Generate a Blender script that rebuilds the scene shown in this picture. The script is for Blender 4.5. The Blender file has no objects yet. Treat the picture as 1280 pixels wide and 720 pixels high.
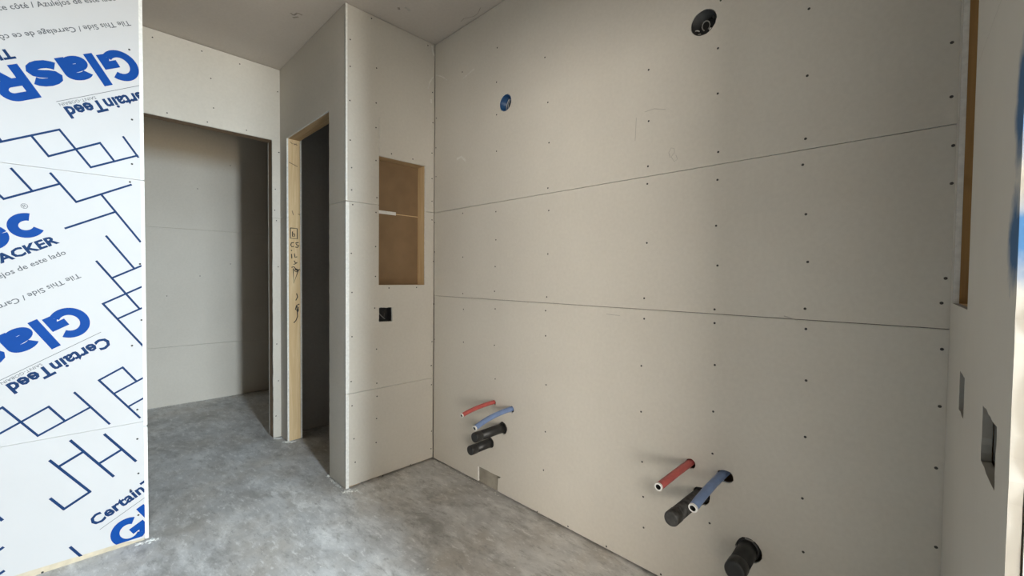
import bpy, bmesh, math, random
from mathutils import Vector, Matrix
random.seed(7)
SC = bpy.context.scene
COL = SC.collection

# ------------------------------------------------------------------ camera
F_PX, YAW, PITCH, ROLL = 529.7726, math.radians(44.6263), math.radians(1.491), math.radians(0.5677)
CAM = Vector((2.6099, -1.8224, 1.363))
fw = Vector((-math.sin(YAW)*math.cos(PITCH), math.cos(YAW)*math.cos(PITCH), -math.sin(PITCH)))
rt = Vector((math.cos(YAW), math.sin(YAW), 0)); up = rt.cross(fw)
RT = math.cos(ROLL)*rt + math.sin(ROLL)*up
UP = -math.sin(ROLL)*rt + math.cos(ROLL)*up
cd = bpy.data.cameras.new('camera'); cam = bpy.data.objects.new('camera', cd); COL.objects.link(cam)
cd.sensor_fit = 'HORIZONTAL'; cd.sensor_width = 36.0; cd.lens = F_PX/1280*36.0; cd.clip_start = 0.02
cam.matrix_world = Matrix(((RT.x, UP.x, -fw.x, CAM.x), (RT.y, UP.y, -fw.y, CAM.y), (RT.z, UP.z, -fw.z, CAM.z), (0, 0, 0, 1)))
SC.camera = cam

# ------------------------------------------------------------------ world, light, exposure
w = bpy.data.worlds.new('daylight'); SC.world = w; w.use_nodes = True
w.node_tree.nodes['Background'].inputs[0].default_value = (0.75, 0.87, 1.0, 1)
w.node_tree.nodes['Background'].inputs[1].default_value = 1.0
def area(name, loc, target, sx, sy, power, colour):
    l = bpy.data.lights.new(name, 'AREA'); l.shape = 'RECTANGLE'; l.size = sx; l.size_y = sy
    l.energy = power; l.color = colour
    o = bpy.data.objects.new(name, l); COL.objects.link(o); o.location = loc
    o.rotation_euler = (Vector(target)-Vector(loc)).to_track_quat('-Z', 'Y').to_euler()
    return o
# window daylight, then two added fills, through the doorway the camera stands in
area('window_daylight_sky', (5.30, -1.22, 2.25), (0, -1.22, 0.9), 0.46, 1.30, 450, (0.64, 0.83, 1.0))
area('window_daylight_ground', (5.30, -1.22, 0.95), (0, -1.22, 1.6), 0.46, 1.20, 175, (1.0, 0.84, 0.60))
area('fill_long_wall', (9.20, -6.90, 1.80), (0, -1.60, 1.60), 4.4, 2.2, 1200, (1.0, 0.94, 0.85))  # unseen broad source, added to light the long wall
area('fill_wall_end', (5.20, -9.20, 1.80), (4.2, 0, 1.60), 4.0, 2.2, 170, (1.0, 0.94, 0.85))  # unseen weak source, added to soften the long wall's darker end
vs = SC.view_settings
vs.view_transform = 'Standard'; vs.look = 'None'; vs.gamma = 1.0; vs.use_curve_mapping = False; vs.exposure = -0.25

# ------------------------------------------------------------------ photo pixel -> direction -> point on a known plane
def ray(x, y): return fw + (x-640)/F_PX*RT - (y-360)/F_PX*UP
def on_plane(x, y, O, N):
    d = ray(x, y); return CAM + d*((O-CAM).dot(N)/d.dot(N))
class Frame:
    def __init__(s, O, U): s.O = Vector(O); s.U = Vector(U).normalized(); s.V = Vector((0, 0, 1)); s.N = s.U.cross(s.V)
    def p(s, u, v, w=0): return s.O + s.U*u + s.V*v + s.N*w
    def px(s, x, y):
        q = on_plane(x, y, s.O, s.N) - s.O; return (q.dot(s.U), q.z)
H, J, K, L, T = 3.048, 1.829, 1.219, 0.61, 0.0127
FN = Frame((0, 0, 0), (1, 0, 0))             # long wall, faces -y
FR = Frame((0, 0, 0), (0, 1, 0))             # niche wall, faces +x
SY, BX, PX_, CX = -0.664, -1.244, -0.218, -2.93
FS = Frame((0, SY, 0), (1, 0, 0))            # short wall with narrow doorway
FB = Frame((BX, 0, 0), (0, 1, 0))            # wall with wide opening
FP = Frame((PX_, 0, 0), (0, 1, 0))           # partition with printed boards
FC = Frame((CX, 0, 0), (0, 1, 0))            # back of closet
FE = Frame((2.6536, 0, 0), (0.037, -1, 0))   # east stub, u runs away from the corner
FJ = Frame((0, 0, 0), (0, 1, 0))

# ------------------------------------------------------------------ materials
def nodes_of(name):
    m = bpy.data.materials.new(name); m.use_nodes = True
    nt = m.node_tree; return m, nt, nt.nodes['Principled BSDF']
def noise(nt, scale, detail=4, rough=0.55, vec=None, dist=0.0):
    n = nt.nodes.new('ShaderNodeTexNoise'); n.inputs['Scale'].default_value = scale
    n.inputs['Detail'].default_value = detail; n.inputs['Roughness'].default_value = rough; n.inputs['Distortion'].default_value = dist
    if vec: nt.links.new(vec, n.inputs['Vector'])
    return n.outputs['Fac']
def ramp(nt, fac, stops):
    r = nt.nodes.new('ShaderNodeValToRGB'); e = r.color_ramp.elements
    while len(e) < len(stops): e.new(0.5)
    for k, (p, c) in enumerate(stops): e[k].position = p; e[k].color = (*c, 1) if len(c) == 3 else c
    nt.links.new(fac, r.inputs['Fac']); return r.outputs['Color']
def mix(nt, fac, a, b, mode='MIX'):
    n = nt.nodes.new('ShaderNodeMix'); n.data_type = 'RGBA'; n.blend_type = mode
    for s, v in ((n.inputs['Factor'], fac), (n.inputs['A'], a), (n.inputs['B'], b)):
        if isinstance(v, (int, float)): s.default_value = v
        elif isinstance(v, tuple): s.default_value = (*v, 1)
        else: nt.links.new(v, s)
    return n.outputs['Result']
def coords(nt, kind='Object', scale=(1, 1, 1), rot=(0, 0, 0)):
    t = nt.nodes.new('ShaderNodeTexCoord'); mp = nt.nodes.new('ShaderNodeMapping')
    mp.inputs['Scale'].default_value = scale; mp.inputs['Rotation'].default_value = rot
    nt.links.new(t.outputs[kind], mp.inputs['Vector']); return mp.outputs['Vector']
def bump(nt, b, fac, strength, dist=0.002):
    n = nt.nodes.new('ShaderNodeBump'); n.inputs['Strength'].default_value = strength; n.inputs['Distance'].default_value = dist
    nt.links.new(fac, n.inputs['Height']); nt.links.new(n.outputs['Normal'], b.inputs['Normal'])
def plain(name, col, rough=0.6, var=0.12, scale=20, metal=0.0, spec=0.5):
    m, nt, b = nodes_of(name); v = coords(nt)
    lo = tuple(c*(1-var) for c in col); hi = tuple(min(1, c*(1+var)) for c in col)
    nt.links.new(ramp(nt, noise(nt, scale, vec=v), [(0.3, lo), (0.7, hi)]), b.inputs['Base Color'])
    b.inputs['Roughness'].default_value = rough; b.inputs['Metallic'].default_value = metal; b.inputs['Specular IOR Level'].default_value = spec; return m
def drywall(name, a, c):
    m, nt, b = nodes_of(name); v = coords(nt)
    base = ramp(nt, noise(nt, 1.3, 5, 0.6, v), [(0.3, a), (0.72, c)])
    fine = noise(nt, 60, 3, 0.6, v)
    base = mix(nt, 0.10, base, ramp(nt, fine, [(0.35, (0.45, 0.44, 0.42)), (0.65, (0.72, 0.70, 0.66))]))
    smear = ramp(nt, noise(nt, 4.5, 6, 0.7, coords(nt, scale=(1, 1, 0.6)), 0.6), [(0.70, (0, 0, 0)), (0.80, (1, 1, 1))])
    base = mix(nt, mix(nt, 0.30, (0, 0, 0), smear), base, (0.74, 0.72, 0.68))
    nt.links.new(base, b.inputs['Base Color']); b.inputs['Roughness'].default_value = 0.78
    bump(nt, b, fine, 0.05, 0.001); return m
def wood(name, a, c, axis='Z'):
    m, nt, b = nodes_of(name)
    sc = {'Z': (22, 22, 1.2), 'X': (1.2, 22, 22), 'Y': (22, 1.2, 22)}[axis]
    v = coords(nt, scale=sc)
    g = noise(nt, 1.6, 5, 0.6, v, 1.2)
    base = ramp(nt, g, [(0.28, a), (0.55, tuple((x+y)/2 for x, y in zip(a, c))), (0.75, c)])
    knots = ramp(nt, noise(nt, 7, 2, 0.5, coords(nt, scale=(1, 1, 0.6))), [(0.70, (0, 0, 0)), (0.80, (1, 1, 1))])
    base = mix(nt, mix(nt, 0.55, (0, 0, 0), knots), base, tuple(x*0.45 for x in a))
    nt.links.new(base, b.inputs['Base Color']); b.inputs['Roughness'].default_value = 0.7; bump(nt, b, g, 0.15, 0.001); return m

M = {}
M['dry'] = drywall('drywall_paper', (0.565, 0.527, 0.462), (0.622, 0.584, 0.515))
M['ceil'] = drywall('ceiling_paper', (0.50, 0.45, 0.40), (0.55, 0.50, 0.445))
M['gyp'] = plain('gypsum_edge', (0.80, 0.79, 0.75), 0.85, 0.10, 60)
M['board'] = plain('glass_mat_board_white', (0.545, 0.545, 0.55), 0.6, 0.02, 3, 0.0, 0.2)
M['wood'] = wood('framing_lumber', (0.60, 0.41, 0.205), (0.78, 0.60, 0.36))
M['woodx'] = wood('framing_lumber_header', (0.42, 0.28, 0.14), (0.62, 0.45, 0.26), 'X')
M['woody'] = wood('framing_lumber_sill', (0.42, 0.28, 0.14), (0.62, 0.45, 0.26), 'Y')
M['woodd'] = wood('framing_lumber_dark', (0.20, 0.13, 0.075), (0.34, 0.235, 0.14))
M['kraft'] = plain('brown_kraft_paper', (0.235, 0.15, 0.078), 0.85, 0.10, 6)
M['dark'] = plain('dark_metal_screw', (0.035, 0.032, 0.03), 0.6, 0.2, 200)
M['black'] = plain('black_drain_plastic', (0.018, 0.018, 0.018), 0.42, 0.3, 30)
M['dusty'] = plain('dusty_black_plastic', (0.045, 0.043, 0.04), 0.6, 0.9, 35)
M['red'] = plain('red_pipe_plastic', (0.47, 0.095, 0.085), 0.45, 0.15, 25)
M['blue'] = plain('blue_pipe_plastic', (0.17, 0.25, 0.45), 0.4, 0.15, 25)
M['white'] = plain('white_plastic', (0.75, 0.74, 0.71), 0.45, 0.06, 25)
M['navy'] = plain('blue_box_plastic', (0.006, 0.055, 0.16), 0.3, 0.15, 30)
M['ink'] = plain('blue_print', (0.004, 0.055, 0.27), 0.6, 0.06, 10, 0.0, 0.1)
M['inkd'] = plain('dark_blue_print', (0.010, 0.036, 0.115), 0.6, 0.08, 10, 0.0, 0.1)
M['grey'] = plain('grey_print', (0.09, 0.095, 0.105), 0.6, 0.10, 10)
M['pencil'] = plain('pencil_mark', (0.43, 0.405, 0.36), 0.9, 0.1, 40)
M['marker'] = plain('black_marker', (0.03, 0.024, 0.02), 0.8, 0.3, 60)
M['steel'] = plain('galvanised_steel', (0.27, 0.262, 0.245), 0.55, 0.15, 30, 0.2)
M['raw'] = plain('raw_gypsum_core', (0.36, 0.345, 0.305), 0.9, 0.15, 60)
M['pale'] = plain('pale_plate_lumber', (0.55, 0.48, 0.36), 0.8, 0.15, 20)
M['niche_wood'] = wood('golden_brown_lumber', (0.30, 0.16, 0.05), (0.44, 0.26, 0.10))
M['seam'] = plain('seam_shade', (0.10, 0.07, 0.05), 0.9)
M['smear'] = plain('joint_compound_smear', (0.67, 0.645, 0.595), 0.85)
M['toilet_shade'] = drywall('toilet_shade_drywall', (0.21, 0.195, 0.185), (0.26, 0.245, 0.23))  # gypsum sheet coloured dark to stand in for the toilet room's shade
M['wire'] = plain('pale_wire_sheath', (0.38, 0.40, 0.42), 0.5)
M['plate'] = plain('grey_weathered_plywood', (0.31, 0.285, 0.235), 0.8, 0.2, 14)
M['paint'] = drywall('plain_wall_paper', (0.58, 0.55, 0.50), (0.62, 0.59, 0.54))

def east_material(name, ca, cb):
    m, nt, b = nodes_of(name); v = coords(nt)
    base = ramp(nt, noise(nt, 1.3, 5, 0.6, v), [(0.3, ca), (0.72, cb)])
    tot = None
    for (u, z, ru, rz) in ((0.945, 1.42, 0.055, 0.075), (0.955, 1.60, 0.045, 0.10), (0.965, 1.435, 0.05, 0.03)):
        c = FE.p(u, z)
        s = nt.nodes.new('ShaderNodeVectorMath'); s.operation = 'SUBTRACT'
        t = nt.nodes.new('ShaderNodeTexCoord'); nt.links.new(t.outputs['Object'], s.inputs[0]); s.inputs[1].default_value = c
        mu = nt.nodes.new('ShaderNodeVectorMath'); mu.operation = 'MULTIPLY'; mu.inputs[1].default_value = (2, 1/ru, 1/rz)
        nt.links.new(s.outputs[0], mu.inputs[0])
        ln = nt.nodes.new('ShaderNodeVectorMath'); ln.operation = 'LENGTH'; nt.links.new(mu.outputs[0], ln.inputs[0])
        ad = nt.nodes.new('ShaderNodeMath'); ad.operation = 'ADD'; nt.links.new(ln.outputs['Value'], ad.inputs[0])
        nn = nt.nodes.new('ShaderNodeMath'); nn.operation = 'MULTIPLY_ADD'; nt.links.new(noise(nt, 25, 3, vec=v), nn.inputs[0]); nn.inputs[1].default_value = 0.8; nn.inputs[2].default_value = -0.4
        nt.links.new(nn.outputs[0], ad.inputs[1])
        r = ramp(nt, ad.outputs[0], [(0.45, (1, 1, 1)), (1.0, (0, 0, 0))])
        tot = r if tot is None else mix(nt, 1.0, tot, r, 'LIGHTEN')
    nt.links.new(mix(nt, tot, base, (0.03, 0.12, 0.27)), b.inputs['Base Color']); b.inputs['Roughness'].default_value = 0.75
    return m
M['east'] = east_material('drywall_with_blue_marker', (0.56, 0.53, 0.475), (0.62, 0.59, 0.53))
M['easte'] = east_material('raw_edge_with_blue_marker', (0.33, 0.315, 0.28), (0.40, 0.38, 0.34))

def concrete():
    m, nt, b = nodes_of('concrete_slab'); v = coords(nt)
    a = noise(nt, 1.1, 8, 0.62, v, 0.5)
    base = ramp(nt, a, [(0.30, (0.37, 0.365, 0.355)), (0.48, (0.54, 0.535, 0.525)), (0.66, (0.68, 0.675, 0.66))])
    blot = noise(nt, 4.2, 8, 0.68, coords(nt, scale=(1, 1.3, 1), rot=(0, 0, 0.5)), 0.3)
    base = mix(nt, 0.55, base, ramp(nt, blot, [(0.34, (0.31, 0.30, 0.285)), (0.52, (0.55, 0.545, 0.535)), (0.68, (0.76, 0.75, 0.73))]))
    brown = ramp(nt, noise(nt, 2.3, 4, 0.6, coords(nt, scale=(1, 1, 1), rot=(0, 0, 1.1))), [(0.45, (0, 0, 0)), (0.65, (1, 1, 1))])
    base = mix(nt, mix(nt, 0.5, (0, 0, 0), brown), base, (0.86, 0.77, 0.66), 'MULTIPLY')
    dustn = noise(nt, 6.0, 10, 0.72, coords(nt, scale=(0.7, 1.5, 1), rot=(0, 0, -0.6)), 0.25)
    dust = ramp(nt, dustn, [(0.50, (0, 0, 0)), (0.70, (1, 1, 1))])
    where = ramp(nt, noise(nt, 0.9, 3, 0.5, coords(nt, rot=(0, 0, 0.3)), 0.4), [(0.35, (0.25,)*3), (0.6, (1, 1, 1))])
    base = mix(nt, mix(nt, 1.0, dust, where, 'MULTIPLY'), base, (0.86, 0.85, 0.83))
    sc = noise(nt, 17, 10, 0.78, coords(nt, scale=(0.55, 1.6, 1), rot=(0, 0, -0.75)), 0.2)
    base = mix(nt, mix(nt, 0.8, (0, 0, 0), ramp(nt, sc, [(0.545, (0, 0, 0)), (0.64, (1, 1, 1))])), base, (0.82, 0.81, 0.79))
    base = mix(nt, mix(nt, 0.6, (0, 0, 0), ramp(nt, sc, [(0.36, (1, 1, 1)), (0.46, (0, 0, 0))])), base, (0.24, 0.23, 0.215))
    tr = noise(nt, 2.4, 10, 0.74, coords(nt, scale=(0.8, 1.4, 1), rot=(0, 0, -0.9)), 0.3)
    base = mix(nt, mix(nt, 0.7, (0, 0, 0), ramp(nt, tr, [(0.36, (1, 1, 1)), (0.47, (0, 0, 0))])), base, (0.26, 0.25, 0.235))
    sp = ramp(nt, noise(nt, 70, 3, 0.7, v), [(0.66, (0, 0, 0)), (0.72, (1, 1, 1))])
    base = mix(nt, mix(nt, 0.25, (0, 0, 0), sp), base, (0.62, 0.60, 0.57))
    nt.links.new(base, b.inputs['Base Color'])
    rr = ramp(nt, blot, [(0.35, (0.36,)*3), (0.65, (0.62,)*3)]); nt.links.new(rr, b.inputs['Roughness'])
    bump(nt, b, dustn, 0.18, 0.003); return m
M['concrete'] = concrete()

# ------------------------------------------------------------------ builders
def link(name, me, parent=None, mats=()):
    o = bpy.data.objects.new(name, me); COL.objects.link(o)
    for m in mats:
        if m.name not in [x.name for x in me.materials if x]: me.materials.append(m)
    if parent is not None: o.parent = parent
    return o
def tag(o, label, cat=None, group=None, kind=None):
    o['label'] = label
    if cat: o['category'] = cat
    if group: o['group'] = group
    if kind: o['kind'] = kind
    return o
def structure(o, label, cat): return tag(o, label, cat, None, 'structure')
def empty(name, loc):
    o = bpy.data.objects.new(name, None); COL.objects.link(o); o.location = loc; o.empty_display_size = 0.05; return o
def box_data(name, boxes):
    bm = bmesh.new()
    for lo, hi in boxes:
        vs_ = [bm.verts.new((x, y, z)) for x in (lo[0], hi[0]) for y in (lo[1], hi[1]) for z in (lo[2], hi[2])]
        for f in ((0, 1, 3, 2), (4, 6, 7, 5), (0, 4, 5, 1), (2, 3, 7, 6), (0, 2, 6, 4), (1, 5, 7, 3)): bm.faces.new([vs_[i] for i in f])
    me = bpy.data.meshes.new(name); bmesh.ops.recalc_face_normals(bm, faces=bm.faces); bm.to_mesh(me); bm.free(); return me
def box(name, lo, hi, mat, parent=None): return link(name, box_data(name, [(lo, hi)]), parent, [mat])
def fbox(name, fr, u, v, w_, mat, parent=None):
    """box in a wall's own frame: ranges along, up and out of the wall"""
    bm = bmesh.new()
    vs_ = [bm.verts.new(fr.p(a, b, c)) for a in u for b in v for c in w_]
    for f in ((0, 1, 3, 2), (4, 6, 7, 5), (0, 4, 5, 1), (2, 3, 7, 6), (0, 2, 6, 4), (1, 5, 7, 3)): bm.faces.new([vs_[i] for i in f])
    bmesh.ops.recalc_face_normals(bm, faces=bm.faces)
    me = bpy.data.meshes.new(name); bm.to_mesh(me); bm.free(); return link(name, me, parent, [mat])
def plate(name, fr, outline, holes, parent, mats, t=T, w0=0.0):
    """sheet with real cut-outs: front at w0, thickness t into the wall; cut edges take mats[1]"""
    loops = [outline]+list(holes)
    pts = [p for lp in loops for p in lp]; n = len(pts)
    bt = bmesh.new(); bv = [bt.verts.new((p[0], p[1], 0)) for p in pts]; k = 0
    for i, v in enumerate(bv): v.index = i
    for lp in loops:
        for i in range(len(lp)): bt.edges.new((bv[k+i], bv[k+(i+1) % len(lp)]))
        k += len(lp)
    bmesh.ops.triangle_fill(bt, use_beauty=True, use_dissolve=False, edges=bt.edges[:], normal=(0, 0, 1))
    tris = [tuple(v.index for v in f.verts) for f in bt.faces]; bt.free()
    vs_ = [fr.p(u, v, w0) for u, v in pts]+[fr.p(u, v, w0-t) for u, v in pts]
    faces, mi = [], []
    for a, b, c in tris:
        A, B, Cc = pts[a], pts[b], pts[c]
        if (B[0]-A[0])*(Cc[1]-A[1])-(B[1]-A[1])*(Cc[0]-A[0]) < 0: b, c = c, b
        faces += [(a, b, c), (a+n, c+n, b+n)]; mi += [0, 0]
    k = 0
    for li, lp in enumerate(loops):
        m = len(lp); ar = sum(lp[i][0]*lp[(i+1) % m][1]-lp[(i+1) % m][0]*lp[i][1] for i in range(m))
        for i in range(m):
            a, b = k+i, k+(i+1) % m
            q = (a, a+n, b+n, b) if (ar > 0) == (li == 0) else (a, b, b+n, a+n)
            faces.append(q); mi.append(1)
        k += m
    me = bpy.data.meshes.new(name); me.from_pydata([tuple(v) for v in vs_], [], faces)
    for p, i in zip(me.polygons, mi): p.material_index = i
    me.materials.append(mats[0]); me.materials.append(mats[1]); me.update()
    o = bpy.data.objects.new(name, me); COL.objects.link(o); o.parent = parent; return o
def rect(u0, v0, u1, v1): return [(u0, v0), (u1, v0), (u1, v1), (u0, v1)]
def circ(u, v, r, n=24, jit=0.0, sx=1, sy=1):
    return [(u+sx*(r+random.uniform(-jit, jit))*math.cos(2*math.pi*i/n), v+sy*(r+random.uniform(-jit, jit))*math.sin(2*math.pi*i/n)) for i in range(n)]
def jag(a, b, n, amp):
    """points from a to b, roughly cut"""
    d = Vector(b)-Vector(a); q = Vector((-d.y, d.x)).normalized()
    return [tuple(Vector(a)+d*(i/n)+q*(random.uniform(-amp, amp) if 0 < i < n else 0)) for i in range(n)]
def jrect(u0, v0, u1, v1, amp=0.003, n=7):
    return jag((u0, v0), (u1, v0), n, amp)+jag((u1, v0), (u1, v1), n, amp)+jag((u1, v1), (u0, v1), n, amp)+jag((u0, v1), (u0, v0), n, amp)

def tube_data(name, pts, radii, seg=20, cap=True, inner=None):
    """swept round tube with a radius at each point; inner = wall thickness of an open end"""
    bm = bmesh.new(); rings = []
    pts = [Vector(p) for p in pts]
    for i, p in enumerate(pts):
        d = (pts[min(i+1, len(pts)-1)]-pts[max(i-1, 0)]).normalized()
        a = d.cross(Vector((0, 0, 1)));
        if a.length < 1e-3: a = d.cross(Vector((1, 0, 0)))
        a.normalize(); b = a.cross(d)
        rings.append([bm.verts.new(p+(a*math.cos(2*math.pi*k/seg)+b*math.sin(2*math.pi*k/seg))*radii[i]) for k in range(seg)])
    for r0, r1 in zip(rings, rings[1:]):
        for k in range(seg): bm.faces.new((r0[k], r0[(k+1) % seg], r1[(k+1) % seg], r1[k])).smooth = True
    if cap:
        bm.faces.new(rings[0]); bm.faces.new(rings[-1])
    bmesh.ops.recalc_face_normals(bm, faces=bm.faces)
    me = bpy.data.meshes.new(name); bm.to_mesh(me); bm.free(); return me
def tube(name, pts, radii, mat, parent=None, seg=20, cap=True):
    return link(name, tube_data(name, pts, radii, seg, cap), parent, [mat])
def bez(p0, p1, p2, n=12):
    p0, p1, p2 = map(Vector, (p0, p1, p2))
    return [p0*(1-t)**2+p1*2*t*(1-t)+p2*t*t for t in (i/n for i in range(n+1))]

def ribbon_faces(bm, fr, pts, width, w_, closed=False):
    """flat printed or drawn stroke lying on a wall"""
    P = [Vector(p) for p in pts]; n = len(P); lft, rgt = [], []
    for i in range(n):
        a = P[i-1] if (i > 0 or closed) else P[i]; b = P[(i+1) % n] if (i < n-1 or closed) else P[i]
        d = (b-a).normalized(); q = Vector((-d.y, d.x))*width/2
        wz = w_+4e-6*i; lft.append(bm.verts.new(fr.p(*(P[i]+q), wz))); rgt.append(bm.verts.new(fr.p(*(P[i]-q), wz+2e-6)))
    m = n if closed else n-1
    for i in range(m):
        j = (i+1) % n; bm.faces.new((rgt[i], rgt[j], lft[j], lft[i]))
def clip(bm, planes):
    for co, no in planes:
        bmesh.ops.bisect_plane(bm, geom=bm.verts[:]+bm.edges[:]+bm.faces[:], plane_co=co, plane_no=no, clear_outer=True)
def stroke(name, fr, polylines, width, mat, parent, w_=0.0007, planes=()):
    bm = bmesh.new()
    for i, pl in enumerate(polylines): ribbon_faces(bm, fr, pl, width, w_+0.00025*i)
    clip(bm, planes)
    if not bm.faces: bm.free(); return None
    me = bpy.data.meshes.new(name); bm.to_mesh(me); bm.free(); return link(name, me, parent, [mat])

# shared screw: a countersunk drywall screw head in a small dimple
def screw_mesh():
    bm = bmesh.new(); n = 10
    o_ = [bm.verts.new((0.0046*math.cos(2*math.pi*k/n), 0.0046*math.sin(2*math.pi*k/n), 0.0)) for k in range(n)]
    m_ = [bm.verts.new((0.0040*math.cos(2*math.pi*k/n), 0.0040*math.sin(2*math.pi*k/n), 0.0009)) for k in range(n)]
    c_ = bm.verts.new((0, 0, 0.0003))
    for k in range(n):
        bm.faces.new((o_[k], o_[(k+1) % n], m_[(k+1) % n], m_[k])); bm.faces.new((m_[k], m_[(k+1) % n], c_))
    me = bpy.data.meshes.new('screw'); bm.to_mesh(me); bm.free(); me.materials.append(M['dark']); return me
SCREW = screw_mesh()
def screws(fr, pix, panels):
    """panels: list of (vmin, vmax, object)"""
    R = Matrix((fr.U, fr.V, fr.N)).transposed().to_4x4()
    for x, y in pix:
        u, v = fr.px(x, y)
        for lo, hi, ob in panels:
            if lo <= v < hi:
                s = bpy.data.objects.new('screw', SCREW); COL.objects.link(s); s.parent = ob
                s.matrix_local = Matrix.Translation(fr.p(u, v, 0.0002)) @ R; break

GAP = 0.0013
# ------------------------------------------------------------------ floor and ceiling
structure(box('floor', (-3.1, -9.3, -0.10), (9.6, 1.2, 0.0), M['concrete']), 'dusty grey concrete slab floor', 'floor')
ceiling = structure(box('ceiling', (-3.1, -9.3, H), (9.6, 1.2, H+0.10), M['ceil']), 'unfinished grey gypsum board ceiling', 'ceiling')

# ------------------------------------------------------------------ long wall with the plumbing stubs
wall_n = structure(box('wall_north', (-0.115, 0.1016, 0), (2.90, 0.1143, H), M['kraft']), 'long bare gypsum board wall of three stacked horizontal sheets with pipes', 'wall')
N_END = 2.668
pipes = {  # name: (u, v, hole radius)
 'r1': (0.657, 0.566, 0.0165), 'b1': (0.813, 0.558, 0.021), 'k1': (0.737, 0.424, 0.040), 'k2': (0.622, 0.300, 0.036),
 'r2': (1.893, 0.570, 0.0215), 'b2': (2.025, 0.563, 0.025), 'k3': (1.940, 0.448, 0.037), 'k4': (2.125, 0.302, 0.047)}
holes = [circ(u+(0.012 if k == 'b2' else 0.004), v, r, 18, r*0.05, 1.3 if k == 'b2' else 1.0) for k, (u, v, r) in pipes.items()]
low = [(0.006, 0.012)]+jag((0.006, 0.012), (0.512, 0.012), 2, 0)[1:]+[(0.512, 0.012), (0.510, 0.110)]+jag((0.510, 0.110), (0.722, 0.111), 5, 0.002)[1:]+[(0.726, 0.111), (0.724, 0.103), (0.703, 0.094), (0.700, 0.012), (N_END, 0.012), (N_END, K-GAP), (0.006, K-GAP)]
pN = [plate('drywall_panel', FN, low, holes, wall_n, (M['dry'], M['gyp'])),
      plate('drywall_panel', FN, rect(0.002, K+GAP, N_END, J-GAP), [], wall_n, (M['dry'], M['gyp'])),
      plate('drywall_panel', FN, rect(0.002, J+GAP, N_END, H-0.004), [circ(0.7385, 2.424, 0.051, 28, 0.0012), circ(1.912, 2.427, 0.052, 28, 0.0012)], wall_n, (M['dry'], M['gyp']))]
for u in (0.02, 0.30, 0.46, 0.86, 1.27, 1.66, 2.07, 2.47): fbox('stud', FN, (u, u+0.038), (0.038, H-0.04), (-0.1016, -T-0.0005), M['wood'], wall_n)
for zz in (K, J): fbox('seam_shade_strip', FN, (0, N_END), (zz-0.02, zz+0.02), (-T-0.02, -T-0.0002), M['seam'], wall_n)  # dark strips added behind the joints so the gaps read as shade
fbox('bottom_plate', FN, (0, N_END), (0.0, 0.038), (-0.1016, -0.0345), M['woodd'], wall_n)  # dark lumber tone stands in for shade in the gap at the floor
fbox('backing_board', FN, (0.50, 0.74), (0.002, 0.135), (-0.030, -T-0.004), M['plate'], wall_n)
def P(o, s, lst): return [(o[0]+a/s, o[1]+b/s) for a, b in lst]
scr = P((540, 40), 3.556, [(290,70),(502,113),(287,223),(135,178),(515,313),(287,368),(520,492),(287,530),(515,694),(20,383),(18,515),(18,643),(963,168),(963,396),(960,597),(957,675)])
scr += P((840, 0), 3.2, [(195,1),(184,193),(183,374),(185,608),(548,35),(541,303),(534,555),(523,659),(1120,170),(1118,387),(1125,582)])
scr += P((540, 230), 3.556, [(137,130),(284,123),(519,118),(284,248),(137,325),(281,367),(515,311),(137,487),(278,477),(510,502),(955,262),(943,508),(943,599),(505,563),(140,557),(281,555),(505,675),(140,703),(12,172),(12,302),(11,690)])
scr += P((860, 220), 3.556, [(131,17),(125,221),(131,398),(118,593),(118,654),(524,170),(532,382),(520,590),(524,680),(1172,33),(1145,455),(1127,565)])
scr += P((860, 400), 3.556, [(119,200),(112,407),(109,594),(525,269),(521,520),(1129,130),(1119,384),(1103,658)])
scr += P((600, 400), 3, [(54,95),(57,221),(246,59),(248,243),(245,419),(238,563),(605,172),(604,344),(608,532),(60,428)])
scr += [(804,621),(804.5,659.5),(887,654),(710,658),(758,683),(671.5,639.6),(826,718),(1003,623),(1004,690),(1170,684)]
screws(FN, scr, [(0, K, pN[0]), (K, J, pN[1]), (J, H, pN[2])])
stroke('pencil_mark', FN, [[FN.px(795.5,147), FN.px(794,176)], [FN.px(806,140), FN.px(818,136), FN.px(832,137)]], 0.003, M['pencil'], pN[2])
stroke('pencil_mark', FN, [[FN.px(*q) for q in ((838,197),(836,191),(839,185),(843,186),(843,191),(839,196),(843,202),(847,199),(845,194))]], 0.0028, M['pencil'], pN[2])
stroke('pencil_mark', FN, [[FN.px(758,392.5), FN.px(775,394.5)]], 0.004, M['pencil'], pN[0])
stroke('pencil_mark', FN, [[FN.px(980,395), FN.px(997,400)]], 0.004, M['pencil'], pN[1])

for fr_, pts, wd in ((FN, [(545,94),(550,95),(554,96.5),(559,100)], 0.007), (FN, [(579,98),(585,93),(593,86)], 0.010), (FN, [(571,199),(577,196),(582,201)], 0.016)):
    stroke('plaster_smear', fr_, [[fr_.px(*q) for q in pts]], wd, M['smear'], pN[2])
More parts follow.
